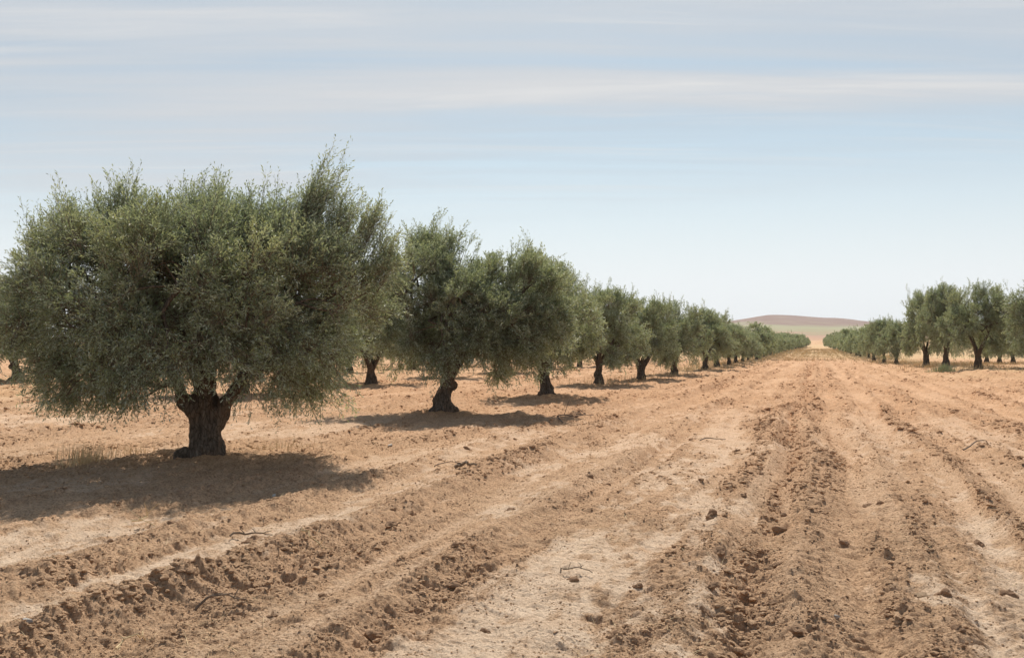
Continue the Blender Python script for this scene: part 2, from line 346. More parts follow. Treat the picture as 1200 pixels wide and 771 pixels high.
    l = (leaf_l * sz)[:, None]; wd = (leaf_w * sz * g.uniform(.8, 1.15, len(j)))[:, None] * .5
    V = np.empty((len(j), 4, 3), np.float32)
    V[:, 0] = Q; V[:, 2] = Q + A * l + nn * l * .06
    mid = Q + A * l * .52
    V[:, 1] = mid + Wd * wd - nn * wd * .35; V[:, 3] = mid - Wd * wd - nn * wd * .35
    tone = np.clip(.42 + g.normal(size=len(j)) * .22 + lobe_tone_full(lobe_tone, BI[j], n) + (g.random(len(j)) < .012) * .5, 0, 1)
    F = np.arange(len(j) * 4, dtype=np.int32).reshape(-1, 4); V = V.reshape(-1, 3)
    me = np_mesh(name, V, F, False); attr(me, 'tone', tone, 'FACE')
    me.materials.append(M_LEAF)
    tw = None
    if twig:       # the stems: thin three-sided spikes
        r0 = np.append(np.full(n, .0055), np.full(len(S0), .003))[:, None]
        a1 = unit(np.cross(BD, g.normal(size=BD.shape))); a2 = np.cross(BD, a1)
        VV = np.empty((len(B0), 4, 3), np.float32)
        st = B0 - BD * np.append(np.full(n, .22), np.zeros(len(S0)))[:, None]
        for q in range(3):
            an = q * 2.094; VV[:, q] = st + (a1 * math.cos(an) + a2 * math.sin(an)) * r0
        VV[:, 3] = B0 + BD * (BL * 1.0)[:, None] + BB * BL[:, None]
        base = (np.arange(len(B0)) * 4)[:, None, None]
        FF = (np.array([[0, 1, 3], [1, 2, 3], [2, 0, 3]])[None] + base).reshape(-1, 3)
        tw = np_mesh(name + '_twigs', VV.reshape(-1, 3), FF, False); tw.materials.append(M_TWIG)
    return me, tw
def lobe_tone_full(lt, idx, n):
    a = np.zeros(n); a[:len(lt)] = lt; return a[idx]

# ------------------------------------------------------------------ trunks
def tube(bm, pts, rad, sides=9, squash=None):
    rings = []; pts = [Vector(p) for p in pts]; ref = Vector((.31, .87, .13)).normalized()
    for i, p in enumerate(pts):
        t = (pts[min(i + 1, len(pts) - 1)] - pts[max(i - 1, 0)]).normalized()
        a = t.cross(ref).normalized(); b = t.cross(a)
        rings.append([bm.verts.new(p + (a * math.cos(2 * math.pi * k / sides) + b * math.sin(2 * math.pi * k / sides)) * rad[i]) for k in range(sides)])
    for r0, r1 in zip(rings, rings[1:]):
        for k in range(sides): bm.faces.new((r0[k], r0[(k + 1) % sides], r1[(k + 1) % sides], r1[k]))
    bm.faces.new(list(reversed(rings[0]))); bm.faces.new(rings[-1])
def curve(ctrl, n=14):
    """smooth path through control points (x, y, z, r)"""
    c = np.array(ctrl, float); m = len(c); out = []
    for i in range(m - 1):
        p0, p1, p2, p3 = c[max(i - 1, 0)], c[i], c[i + 1], c[min(i + 2, m - 1)]
        for t in np.linspace(0, 1, n, endpoint=False):
            out.append(.5 * ((2 * p1) + (-p0 + p2) * t + (2 * p0 - 5 * p1 + 4 * p2 - p3) * t * t + (-p0 + 3 * p1 - 3 * p2 + p3) * t ** 3))
    out.append(c[-1]); o = np.array(out); return o[:, :3], np.maximum(o[:, 3], .006)
def make_trunk(name, strands, voxel=.022, amp=.034, seed=1, thin=()):
    bm = bmesh.new()
    for s in strands:
        p, r = curve(s, 6); tube(bm, p, r, 10)
    me = bpy.data.meshes.new(name + '_raw'); bm.to_mesh(me); bm.free()
    o = bpy.data.objects.new(name + '_raw', me); COL.objects.link(o)
    md = o.modifiers.new('r', 'REMESH'); md.mode = 'VOXEL'; md.voxel_size = voxel
    dg = bpy.context.evaluated_depsgraph_get(); ev = o.evaluated_get(dg)
    m2 = bpy.data.meshes.new_from_object(ev); bpy.data.objects.remove(o)
    nv = len(m2.vertices); V = np.empty(nv * 3, np.float32); m2.vertices.foreach_get('co', V); V = V.reshape(-1, 3).astype(float)
    Nn = np.empty(nv * 3, np.float32); m2.vertices.foreach_get('normal', Nn); Nn = Nn.reshape(-1, 3)
    an = np.arctan2(V[:, 1], V[:, 0]); fade = np.clip(1.15 - V[:, 2] / 2.2, .25, 1)
    ridge = vnoise(an * 3.4 + V[:, 2] * 1.6, V[:, 2] * 2.2 + 7, seed) + .6 * vnoise(an * 8 + V[:, 2] * 2.5, V[:, 2] * 4.5, seed + 1)
    knob = n3(V, 5.5, seed + 2) + .6 * n3(V, 13, seed + 4)
    V += Nn * ((ridge * amp + knob * amp * 1.35) * fade)[:, None]
    m2.vertices.foreach_set('co', V.astype(np.float32).ravel()); m2.polygons.foreach_set('use_smooth', np.ones(len(m2.polygons), bool))
    m2.update(); m2.name = name; m2.materials.clear(); m2.materials.append(M_BARK); return m2
def inner_branches(name, forks, lobes, seed, per=3, r0=.045):
    """branches from the limbs' ends out into each lobe of the crown"""
    g = np.random.default_rng(seed); bm = bmesh.new(); fk = [np.array(f, float) for f in forks]
    for lb in lobes:
        c = np.array(lb[:3]); f = min(fk, key=lambda q: np.linalg.norm(q[:3] - c) + .3 * abs(q[0] - c[0]))
        mid = (f[:3] + c) / 2 + g.normal(size=3) * .12
        p, r = curve([(*f[:3], r0), (*mid, r0 * .7), (*c, r0 * .45)], 4); tube(bm, p, r, 5)
        for k in range(per):
            e = c + unit(g.normal(size=3) + np.array([0, 0, .35])) * lb[3] * .8
            m = (c + e) / 2 + g.normal(size=3) * .08; s = mid if k % 2 else c
            p, r = curve([(*s, r0 * .45), (*((s + e) / 2 + g.normal(size=3) * .07), r0 * .3), (*e, .006)], 3); tube(bm, p, r, 4)
    me = bpy.data.meshes.new(name); bm.to_mesh(me); bm.free()
    for p in me.polygons: p.use_smooth = True
    me.materials.append(M_BARK); return me

# strands: x right in view, y away, z up, radius
TRUNK_A = make_trunk('trunk_front', [
 [(-.10, -.06, -.15, .19), (-.07, -.04, .12, .165), (-.06, 0, .4, .13), (-.10, 0, .66, .125), (-.32, -.02, .92, .10), (-.46, .0, 1.25, .08), (-.85, .05, 1.9, .055), (-1.3, .1, 2.5, .03)],
 [(.12, -.04, -.15, .20), (.12, -.02, .15, .17), (.07, 0, .42, .14), (.13, .02, .62, .15), (.24, .0, .80, .10), (.42, -.05, 1.05, .085), (.8, -.1, 1.6, .055), (1.5, -.1, 2.3, .03)],
 [(.0, .14, -.15, .19), (.0, .1, .2, .16), (.0, .05, .6, .14), (.02, .1, .95, .095), (-.02, .3, 1.4, .075), (-.1, .7, 2.2, .05), (-.1, .9, 2.8, .03)],
 [(.02, -.15, -.15, .17), (.02, -.12, .15, .15), (.02, -.07, .5, .13), (.03, -.12, .9, .095), (.10, -.35, 1.3, .07), (.15, -.8, 2.1, .045), (.2, -1.0, 2.7, .03)],
 [(-.06, .05, .6, .12), (-.12, .04, .95, .09), (-.17, .0, 1.35, .075), (-.3, -.3, 2.0, .05), (-.6, -.6, 2.7, .03)],
 [(-.25, -.1, -.12, .14), (-.26, -.1, .08, .135), (-.22, -.06, .2, .07)],
 [(.20, .02, .55, .06), (.21, .0, .62, .075), (.19, .0, .68, .05)],
 [(.2, .12, -.12, .13), (.16, .1, .1, .1), (.1, .06, .3, .06)]], seed=3)
TRUNK_B = make_trunk('trunk_leaning', [
 [(-.22, -.05, -.15, .17), (-.12, -.03, .2, .15), (-.03, 0, .55, .13), (.08, 0, .95, .13), (-.05, 0, 1.3, .10), (-.4, .1, 1.9, .07), (-.8, .1, 2.7, .03)],
 [(.2, -.05, -.15, .17), (.12, -.03, .18, .15), (.05, 0, .5, .13), (.15, 0, .95, .14), (.38, 0, 1.3, .10), (.8, -.1, 1.8, .065), (1.4, -.1, 2.4, .03)],
 [(.0, .18, -.15, .16), (.0, .12, .25, .14), (.06, .05, .7, .12), (.16, .1, 1.15, .10), (.2, .5, 1.8, .06), (.2, .9, 2.6, .03)],
 [(-.02, -.2, -.15, .16), (-.01, -.14, .2, .14), (.05, -.05, .7, .12), (.14, -.15, 1.15, .095), (.2, -.5, 1.8, .06), (.1, -.9, 2.5, .03)],
 [(.17, 0, .66, .05), (.23, 0, .73, .085), (.2, 0, .82, .06)],
 [(-.32, -.12, -.12, .11), (-.3, -.1, .06, .09), (-.2, -.06, .2, .06)],
 [(.32, -.08, -.12, .12), (.3, -.06, .07, .10), (.2, -.04, .22, .06)]], seed=8)
TRUNK_C = make_trunk('trunk_slim', [
 [(-.16, 0, -.15, .15), (-.08, 0, .25, .13), (-.03, 0, .6, .12), (-.02, .02, 1.0, .11), (-.3, .1, 1.5, .075), (-.8, .15, 2.3, .03)],
 [(.17, -.04, -.15, .15), (.1, 0, .25, .13), (.06, 0, .6, .12), (.10, .0, 1.0, .12), (.38, -.1, 1.5, .08), (.9, -.2, 2.3, .03)],
 [(.0, .16, -.15, .14), (.0, .1, .3, .12), (.03, .05, .8, .11), (.05, .2, 1.4, .075), (.1, .7, 2.3, .03)],
 [(.0, -.17, -.15, .14), (.0, -.1, .3, .12), (.03, -.05, .8, .11), (.0, -.25, 1.4, .075), (-.1, -.7, 2.3, .03)],
 [(-.09, .02, .44, .05), (-.13, .02, .5, .07), (-.1, .02, .58, .05)]], voxel=.03, seed=14)
TRUNK_D = make_trunk('trunk_stout', [
 [(-.2, 0, -.15, .18), (-.12, 0, .15, .16), (-.1, 0, .5, .14), (-.16, .02, .8, .12), (-.5, .1, 1.3, .085), (-1.0, .15, 2.1, .03)],
 [(.2, -.04, -.15, .18), (.13, 0, .15, .16), (.1, 0, .5, .14), (.13, .0, .85, .12), (.45, .1, 1.35, .08), (1.0, .2, 2.2, .03)],
 [(.0, .2, -.15, .16), (.0, .14, .2, .14), (.0, .05, .7, .12), (.05, .3, 1.3, .075), (.1, .9, 2.2, .03)],
 [(.0, -.2, -.15, .16), (.0, -.14, .2, .14), (.0, -.05, .7, .12), (.0, -.35, 1.3, .075), (-.1, -.9, 2.2, .03)]], voxel=.03, seed=21)
def simple_trunk(name, h=1.5):
    bm = bmesh.new()
    for s in ([(0, 0, -.15, .30), (.0, 0, .2, .22), (.03, 0, .7, .19), (-.02, 0, 1.1, .17)],
              [(-.02, 0, .8, .15), (-.4, .1, 1.5, .09), (-.8, .1, 2.2, .04)], [(.02, 0, .8, .15), (.4, -.1, 1.5, .09), (.8, -.1, 2.2, .04)], [(0, 0, .9, .14), (0, .1, 2.2, .05)]):
        p, r = curve(s, 2); tube(bm, p, r, 6)
    me = bpy.data.meshes.new(name); bm.to_mesh(me); bm.free()
    for p in me.polygons: p.use_smooth = True
    me.materials.append(M_BARK); return me
TRUNK_F = simple_trunk('trunk_far')

# ------------------------------------------------------------------ crowns
LOBES_A = [(0, -.6, 2.2, .9), (.6, -.4, 2.4, .9), (-.6, -.5, 2.3, .9), (-2.0, .3, 3.1, .75), (2.2, .2, 3.1, .65), (-1.9, -.2, 1.35, .6), (1.5, .1, 1.25, .5), (-2.15, 0, 2.55, .85), (-2.0, -.7, 2.0, .8), (-1.3, -.8, 2.9, .95), (-1.35, .8, 3.0, .95), (-.9, 0, 3.2, .85), (-1.5, -.5, 1.45, .75), (-.95, -1.2, 1.9, .8), (-1.7, .6, 1.7, .8),
           (0, -1.5, 2.5, .95), (.05, -1.5, 1.75, .6), (0, .0, 3.2, .9), (0, 1.4, 2.7, 1.0), (.1, -.9, 3.0, .85), (1.0, -.9, 2.9, .9), (1.1, .9, 3.0, .9), (1.05, 0, 3.15, .85),
           (1.9, -.1, 2.9, .85), (2.1, .2, 2.35, .7), (1.6, -.9, 2.3, .85), (1.5, -.4, 1.65, .7), (.95, -1.3, 1.9, .75), (1.0, .9, 1.7, .8), (.6, .3, 1.75, .55), (1.1,-.7,1.35,.5), (-1.0, -.3, 1.25, .55), (-.5, 1.4, 1.9, .7)]
def plume(x, z, l, lean, cnt, sp=.09, y=0.0):       # an upright bunch of shoots whose tips reach (x, z)
    return (x - lean * l * .8, y, z - l * .95, lean, 0, 1, l, cnt, sp)
PL_A = [plume(-1.16, 4.15, .95, .12, 46), plume(-1.5, 4.0, .8, -.05, 30), plume(.10, 4.18, .95, .15, 40), plume(-.25, 4.05, .9, .1, 40), plume(-.7, 3.9, .8, .2, 30), plume(.62, 3.98, .85, .22, 34), plume(1.02, 4.0, .85, .2, 34),
        plume(1.82, 4.45, 1.25, .45, 50, .11), plume(1.55, 4.2, 1.0, .35, 46), plume(2.12, 3.95, .9, .4, 40), plume(2.5, 3.9, .8, .4, 40), plume(-2.5, 3.6, .75, -.2, 30), plume(-2.1, 3.8, .8, -.05, 40), plume(-1.9, 3.75, .7, 0, 30), plume(2.75, 3.4, .6, .5, 26)]
LOBES_A = [(a * (.95 if a < 0 else .95), b * .86, c - .34 * (c > 2.8), r_) for a, b, c, r_ in LOBES_A]
CROWN_A = make_crown('crown_front', LOBES_A, 6900, .060, .0170, side=6, per=5, seed=5, plumes=PL_A, zlow=.95, wind=(.14, 0, 0))
BR_A = inner_branches('branches_front', [(-1.3, .1, 2.5), (1.5, -.1, 2.3), (-.1, .9, 2.8), (.2, -1.0, 2.7), (-.6, -.6, 2.7), (-.46, 0, 1.25), (.42, -.05, 1.05)], LOBES_A, 4)
LOBES_B = [(1.15, -.1, 3.0, .72), (.8, 0, 3.25, .62), (1.0, -.3, 2.2, .8), (.85, .1, 2.6, .8), (1.75, 0, 2.75, .85), (2.5, 0, 2.3, .65), (2.3, -.2, 3.3, .6), (-1.6, .3, 2.6, .75), (-2.1, .2, 2.75, .62), (-1.7, 0, 2.25, .6), (.9, 0, 2.75, .7), (.75, .3, 2.3, .85), (1.1, -.4, 2.4, .8), (.35, -.4, 2.9, .8), (2.45, 0, 2.9, .7), (-.95, 0, 2.7, .85), (-.6, -.6, 3.3, .8), (-.5, .5, 3.6, .85), (-.95, -.4, 2.0, .7), (-.3, -.9, 2.3, .85), (.3, 0, 3.4, .8), (.55, -.9, 2.6, .8), (.2, 1.1, 2.7, .9), (1.35, 0, 2.9, .8),
           (2.0, -.1, 3.05, .8), (2.3, .1, 2.4, .75), (1.7, -.7, 2.2, .8), (1.5, .7, 2.3, .8), (.9, -.6, 1.65, .65), (2.0, 0, 1.75, .6), (-.7, .0, 1.55, .55), (1.2, 0, 1.5, .55), (0, .8, 1.8, .7), (.1, -1.1, 1.65, .5)]
PL_B = [(-.7, 0, 3.8, .1, 0, 1, .8, 18, .2), (-.1, 0, 4.0, .35, 0, 1, .75, 18, .2), (.6, 0, 3.6, .4, 0, 1, .6, 12, .2), (1.9, 0, 3.5, .3, 0, 1, .6, 14, .25), (2.5, 0, 3.2, .5, 0, 1, .6, 10, .15), (-1.3, 0, 3.1, -.2, 0, 1, .6, 8, .2)]
CROWN_B = make_crown('crown_second', LOBES_B, 5600, .070, .0225, side=6, per=5, seed=15, plumes=PL_B, zlow=.85, sprL=(.24, .44))
BR_B = inner_branches('branches_second', [(-.8, .1, 2.7), (1.4, -.1, 2.4), (.2, .9, 2.6), (.1, -.9, 2.5)], LOBES_B, 6, per=2)
def rand_lobes(seed, wd=2.1, h0=1.2, h1=4.0, n=17, gap=.7):
    g = np.random.default_rng(seed); L_ = []
    for k in range(n):
        a = k * 2.399 + g.uniform(-.3, .3); t = (k + .5) / n; z = h0 + .6 + (h1 - h0 - 1.0) * t
        rr = wd * math.sqrt(max(0.03, 1 - (abs(t - .35) / .72) ** 2.2)) - .65
        L_.append((math.cos(a) * rr * g.uniform(.75, 1.1), math.sin(a) * rr * g.uniform(.75, 1.1), z, g.uniform(.62, .92)))
    L_.append((0, 0, (h0 + h1) / 2 + .2, 1.0)); return L_
VAR = []
for q, (sd, wd, h0, h1, tr) in enumerate([(31, 2.35, .85, 4.0, TRUNK_C), (47, 2.5, .75, 3.9, TRUNK_D), (59, 2.2, .9, 4.3, TRUNK_B), (67, 2.3, .8, 4.1, TRUNK_D)]):
    lb = rand_lobes(sd, wd, h0, h1); g = random.Random(sd)
    pl = [(g.uniform(-1.3, 1.3), g.uniform(-1, 1), h1 - .45, .2, 0, 1, .65, 9, .25) for _ in range(7)]
    cr = make_crown('crown_mid', lb, 2350, .088, .030, side=5, per=5, seed=sd, plumes=pl, sprL=(.26, .46), clump=14)
    br = inner_branches('branches_mid', [(-.8, .1, 2.2), (.9, -.1, 2.2), (.1, .8, 2.2), (-.1, -.8, 2.2)], lb, sd, per=1)
    VAR.append((tr, cr[0], br, cr[1]))
FAR = []
for sd, wd, h0, h1 in [(71, 2.5, .75, 3.9), (83, 2.6, .7, 3.8), (97, 2.4, .8, 4.2)]:
    lb = rand_lobes(sd, wd, h0, h1, 13); pl = [(random.Random(sd + k).uniform(-1.3, 1.3), 0, h1 - .4, .2, 0, 1, .6, 4, .3) for k in range(5)]
    cr = make_crown('crown_far', lb, 760, .18, .078, side=3, per=4, seed=sd, plumes=pl, sprL=(.28, .48), clump=11, twig=False)
    FAR.append((TRUNK_F, cr[0], None, None))
FRONT = (TRUNK_A, CROWN_A[0], BR_A, CROWN_A[1]); SECOND = (TRUNK_B, CROWN_B[0], BR_B, CROWN_B[1])

protos = {}
def place_tree(kind, x, y, rot, scale, label, group, sink=0.0):
    key = id(kind[1])
    if key not in protos:
        root = bpy.data.objects.new('olive_tree', None); root.empty_display_size = .5; COL.objects.link(root)
        mesh_obj('trunk', kind[0], None, root)
        cr = mesh_obj('crown', kind[1], None, root)
        if kind[2]: tag(mesh_obj('branches', kind[2], None, root), kind='stuff')
        if kind[3]: tag(mesh_obj('twigs', kind[3], None, cr), kind='stuff')
        protos[key] = root; o = root
    else:
        src = protos[key]; o = src.copy(); COL.objects.link(o)
        for ch in src.children:
            c = ch.copy(); COL.objects.link(c); c.parent = o
            for gch in ch.children:
                d = gch.copy(); COL.objects.link(d); d.parent = c
    o.location = (x, y, macro(np.array([x]), np.array([y]))[0] - .02 - sink)
    o.rotation_euler = (0, 0, rot); s = scale if isinstance(scale, tuple) else (scale,) * 3; o.scale = s
    tag(o, label, 'olive tree', group); TREE_XY.append((x, y)); return o
ORD = ['first', 'second', 'third', 'fourth', 'fifth', 'sixth', 'seventh', 'eighth', 'ninth', 'tenth', 'eleventh', 'twelfth', 'thirteenth', 'fourteenth']
GL = 'olive trees of the long row left of the ploughed lane'; GR = 'olive trees of the row right of the ploughed lane'; GB = 'olive trees in the rows behind the long left row'
g = random.Random(5)
# the long left row: (pixel of the trunk's foot) for the near ones
x, y = at(242, 541); place_tree(FRONT, x, y, YAW, 1.0, 'largest, nearest olive tree with broad feathery crown and short gnarled forked trunk, at the left', GL)
x, y = at(520, 486); place_tree(SECOND, x, y, YAW, 1.0, 'second olive tree of the left row, flared trunk leaning right, crown split in two lobes', GL)
near = [(640, 466, 2, (.95, .95, .95), 2.9, 'third olive tree of the left row, trunk leaning right just right of the two-lobed crown'),
        (701, 451, 0, (.92, .92, .97), .6, 'fourth olive tree of the left row, straight dark trunk under a narrow pale crown'),
        (751, 445, 3, (.92, .92, .92), 4.0, 'fifth olive tree of the left row, with a bulge on the left of its trunk'),
        (790, 440, 1, (.88, .88, .96), 2.2, 'sixth olive tree of the left row, its top standing slightly above its neighbours'),
        (826, 434, 2, (.92, .92, .88), 1.2, 'seventh olive tree of the left row, dry straw around its foot')]
for (px, py, v, s, rot, lb) in near:
    x, y = at(px, py); place_tree(VAR[v], x, y, rot, s, lb, GL)
TREE_N = len(TREE_XY)
XL = ([0, 64, 200, 286, 335, 500], [-8.2, -7.6, -6.9, -5.4, -4.2, -3.2]); XR = ([0, 48, 57, 65, 83, 110, 163, 335, 500], [8.6, 8.4, 8.1, 7.7, 7.2, 7.0, 5.7, 4.5, 3.8])
yy = 72.0; k = 7
while yy < 345:
    xx = float(np.interp(yy, *XL)) + g.uniform(-.3, .3)
    far = yy > 105
    lb = f'{ORD[k]} olive tree of the left row counting from the nearest, partly behind its neighbour' if k < 14 and not far else 'small distant olive tree merging into the far end of the left row'
    place_tree((FAR if far else VAR)[g.randrange(3)], xx, yy, g.uniform(0, 6.28), (g.uniform(.78, 1.02), g.uniform(.78, 1.02), g.uniform(.74, .96)), lb, GL)
    yy += g.uniform(8.0, 9.2); k += 1
# right row
right = [(1232, 45.5, 0, (.95, .95, 1.12), .3, 'olive tree cut by the right edge of the photo, nearest of the right row'),
         (1146, 50.5, 1, (.86, .86, 1.08), 5.2, 'front right olive tree with forked trunk, left of the tree cut by the right edge'),
         (1108, 57.5, 2, (.86, .86, 1.10), 1.1, 'tall olive tree of the right row with a green weed bush before its foot'),
         (1085, 63.5, 3, (.82, .82, 1.2), 2.7, 'tall leftmost tree of the three big ones in the right row, slim trunk'),
         (1050, 83, 1, (.8, .8, .92), 4.4, 'first of the lower olive trees left of the three tall ones, feathery flat top'),
         (1036, 92, 0, (.8, .8, 1.06), 3.4, 'lower olive tree of the right row with a tall pointed shoot on its crown'),
         (1024, 103, 2, (.8, .8, .9), 2.4, 'lower olive tree of the right row, left of the one with the pointed shoot')]
for (px, d, v, s, rot, lb) in right:
    x, y = at_depth(px, d); place_tree(VAR[v], x, y, rot, s, lb, GR)
yy = 122.0
while yy < 350:
    place_tree(FAR[g.randrange(3)], float(np.interp(yy, *XR)) + g.uniform(-.3, .3), yy, g.uniform(0, 6.28), (g.uniform(.75, .98), g.uniform(.75, .98), g.uniform(.8, 1.02)), 'small distant olive tree merging into the far end of the right row', GR)
    yy += g.uniform(8.0, 9.4)
# row behind the right one: three small trunks show at the right edge
for (px, d, lb) in [(1156, 92, 'small olive tree behind the front right trees, leftmost of three thin trunks'), (1171, 86, 'small olive tree behind the front right trees, middle one of three thin trunks'),
                    (1187, 80, 'small olive tree behind the front right trees, rightmost of three thin trunks'), (1208, 74, 'olive tree behind the right row, its crown half out of the frame')]:
    x, y = at_depth(px, d); place_tree(VAR[g.randrange(3)], x, y, g.uniform(0, 6), 1.0, lb, 'olive trees behind the right row')
# rows behind the left one
x, y = at(435, 451); place_tree(VAR[1], x, y, 1.9, .97, 'olive tree of the second row, dark trunk seen between the two nearest trees', GB)
x, y = at(-62, 463); place_tree(VAR[0], x, y, .9, 1.0, 'pale olive tree cut by the left edge, beyond the nearest tree', GB)
x, y = at(20, 448); place_tree(VAR[2], x, y, 3.9, 1.0, 'farther olive tree, trunk showing at the left edge below the nearest crown', GB)
HB = 'olive tree of the rows behind, mostly hidden by the left row'
for (X0, ys) in ((-18.6, [26.3, 44, 53, 62, 71, 80, 89, 98, 107, 116]), (-27.8, [31.5, 40.5, 49.5, 58.5, 67.5, 85]), (-36.5, [41, 50, 59, 77])):
    for yv in ys:
        place_tree((VAR if yv < 60 else FAR)[g.randrange(3)], X0 + g.uniform(-.4, .4), yv, g.uniform(0, 6.28), g.uniform(.9, 1.02), HB, GB)

# ------------------------------------------------------------------ ground sheet
def radii():
    r = [.4, 1.2, 2.2, 3.0]
    while r[-1] < 6500:
        q = r[-1]; r.append(q + (.1 if q < 3.9 else max(.0105, min(.55 * q * q / 1516, .03 + .006 * q)) if q < 60 else .012 * (q - 60) + .4 if q < 400 else q * .02))
    return np.array(r)
rad = radii()
A0 = np.linspace(R(-36), R(36), 900) ; Aw = np.linspace(R(36), R(324), 46)[1:-1]
ang = np.concatenate([A0, Aw])                                          # about the view axis, clockwise
rr, aa = np.meshgrid(rad, ang, indexing='ij')
GX = rr * np.sin(aa - YAW); GY = rr * np.cos(aa - YAW)
zz, ro, cr = ground_fields(GX.ravel(), GY.ravel())
sm = sstep(250, 900, rr.ravel())
zz = zz * 1.0
nr, na = rr.shape
V = np.stack([GX.ravel(), GY.ravel(), zz], 1)
i0 = (np.arange(nr - 1)[:, None] * na + np.arange(na)[None]); i1 = (np.arange(nr - 1)[:, None] * na + (np.arange(na)[None] + 1) % na)
F = np.stack([i0, i0 + na, i1 + na, i1], -1).reshape(-1, 4)
V = np.vstack([V, [[0, 0, 0]]])
me = np_mesh('ground', V, F); print('ground quads', len(F))
GYf = GY.ravel(); GXf = GX.ravel()
st = sstep(105, 150, GYf) * (1 - .6 * sstep(420, 560, GYf)) * (.75 + .5 * fbm(GXf * .15, GYf * .05, 3, 60))
rowg = np.exp(-((GXf + 8.6) / 2.4) ** 2) * sstep(42, 75, GYf) + np.exp(-((GXf - 9.5) / 3.2) ** 2) * sstep(35, 55, GYf)
st = np.clip(st + rowg * (.45 + .8 * fbm(GXf * .6, GYf * .2, 3, 64)) + sstep(14, 30, np.abs(GXf)) * .35 * (fbm(GXf * .2, GYf * .15, 3, 66) + .3), 0, 1)
red = sstep(7, 30, rr.ravel())
attr(me, 'crust', np.append(cr, 0)); attr(me, 'fresh', np.append(np.clip(ro * (1 - .85 * cr), 0, 1), 0)); attr(me, 'straw', np.append(st, 0)); pass
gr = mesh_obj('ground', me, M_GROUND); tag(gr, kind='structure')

# ------------------------------------------------------------------ far hill
def build_hill():
    xs = np.linspace(-1800, 2600, 180); ys = np.linspace(1150, 4200, 120); X, Y = np.meshgrid(xs, ys, indexing='ij')
    px = VPX + X / cT / np.maximum(Y, 1) * FPX * cT          # bearing of each point, used only to place the summit
    ridge = np.interp(X, [-1800, -900, -420, -215, -165, -135, -60, 60, 130, 260, 700, 1400, 2600], [18, 28, 48, 70, 78, 86, 83, 72, 62, 44, 32, 26, 20])
    t = sstep(1250, 2750, Y); ridge = ridge + 3 * fbm(X * .01, Y * .002, 3, 72); back = 1 - .6 * sstep(2750, 3900, Y)
    z = -4 + 9 * sstep(1150, 1300, Y) + ridge * (.22 * sstep(1200, 1700, Y) + .78 * sstep(1500, 2750, Y)) * back + 3.5 * fbm(X * .006, Y * .004, 4, 70) * t
    V = np.stack([X.ravel(), Y.ravel(), z.ravel()], 1); n, m = X.shape
    i = (np.arange(n - 1)[:, None] * m + np.arange(m - 1)[None]).ravel()
    me = np_mesh('hill', V, np.stack([i, i + m, i + m + 1, i + 1], 1))
    mt, t_ = new_mat('hill_fields'); o = N(t_, 'ShaderNodeOutputMaterial'); b = N(t_, 'ShaderNodeBsdfPrincipled', inp={'Roughness': 1., 'Specular IOR Level': 0.})
    geo = N(t_, 'ShaderNodeNewGeometry'); s = N(t_, 'ShaderNodeSeparateXYZ'); L(t_, geo.outputs['Position'], s.inputs[0])
    nz = N(t_, 'ShaderNodeTexNoise', inp={'Scale': .006, 'Detail': 5.}); L(t_, geo.outputs['Position'], nz.inputs['Vector'])
    n4 = N(t_, 'ShaderNodeTexNoise', inp={'Scale': .03, 'Detail': 5.}); L(t_, geo.outputs['Position'], n4.inputs['Vector'])
    h = M(t_, 'ADD', s.outputs[2], M(t_, 'MULTIPLY', M(t_, 'SUBTRACT', nz.outputs[0], .5), 60.))
    h = M(t_, 'ADD', h, M(t_, 'MULTIPLY', s.outputs[0], .012))
    c = ramp(t_, M(t_, 'DIVIDE', h, 100.), [(.0, (.56, .33, .21)), (.20, (.46, .29, .21)), (.30, (.36, .31, .19)), (.42, (.37, .36, .22)), (.56, (.29, .195, .165)), (1., (.235, .15, .135))])
    c = mix(t_, ramp(t_, n4.outputs[0], [(.4, 0.), (.7, .35)]), c, (.40, .33, .24))
    L(t_, c, b.inputs['Base Color']); L(t_, b.outputs[0], o.inputs[0])
    tag(mesh_obj('hill', me, mt), kind='structure')
build_hill()

# ------------------------------------------------------------------ clods, stones, sticks
def clod_mesh(name, seed, sub=3, flat=.7, mat=None):
    bm = bmesh.new(); bmesh.ops.create_icosphere(bm, subdivisions=sub, radius=1); me = bpy.data.meshes.new(name); bm.to_mesh(me); bm.free()
    n = len(me.vertices); V = np.empty(n * 3, np.float32); me.vertices.foreach_get('co', V); V = V.reshape(-1, 3).astype(float)
    V *= (1 + .6 * n3(V + seed, 1.2, seed) + .42 * n3(V + seed, 2.7, seed + 1) + .16 * n3(V, 6., seed + 2))[:, None]; V *= [1, .8, flat]
    me.vertices.foreach_set('co', V.astype(np.float32).ravel()); me.update(); me.materials.append(mat or M_CLOD); return me
CL = [clod_mesh('clod', s, 3 if s < 60 else 2) for s in (3, 17, 29, 41)]; ST = [clod_mesh('stone', s, 2, .55, M_STONE) for s in (5, 23)]
g = random.Random(9)
def put(name, me, px, py, wpx, label, cat, group=None, sink=.3):
    x, y = at(px, py); s = wpx / 2 / FPX * math.hypot(x, y)
    o = bpy.data.objects.new(name, me); COL.objects.link(o)
    o.location = (x, y, gz(x, y, True) + s * (.22 - sink)); o.rotation_euler = (g.uniform(-.4, .4), g.uniform(-.4, .4), g.uniform(0, 6.28)); o.scale = (s, s, s * g.uniform(.8, 1.1))
    tag(o, label, cat, group); return o
GC = 'loose earth clods on the ploughed ridges'
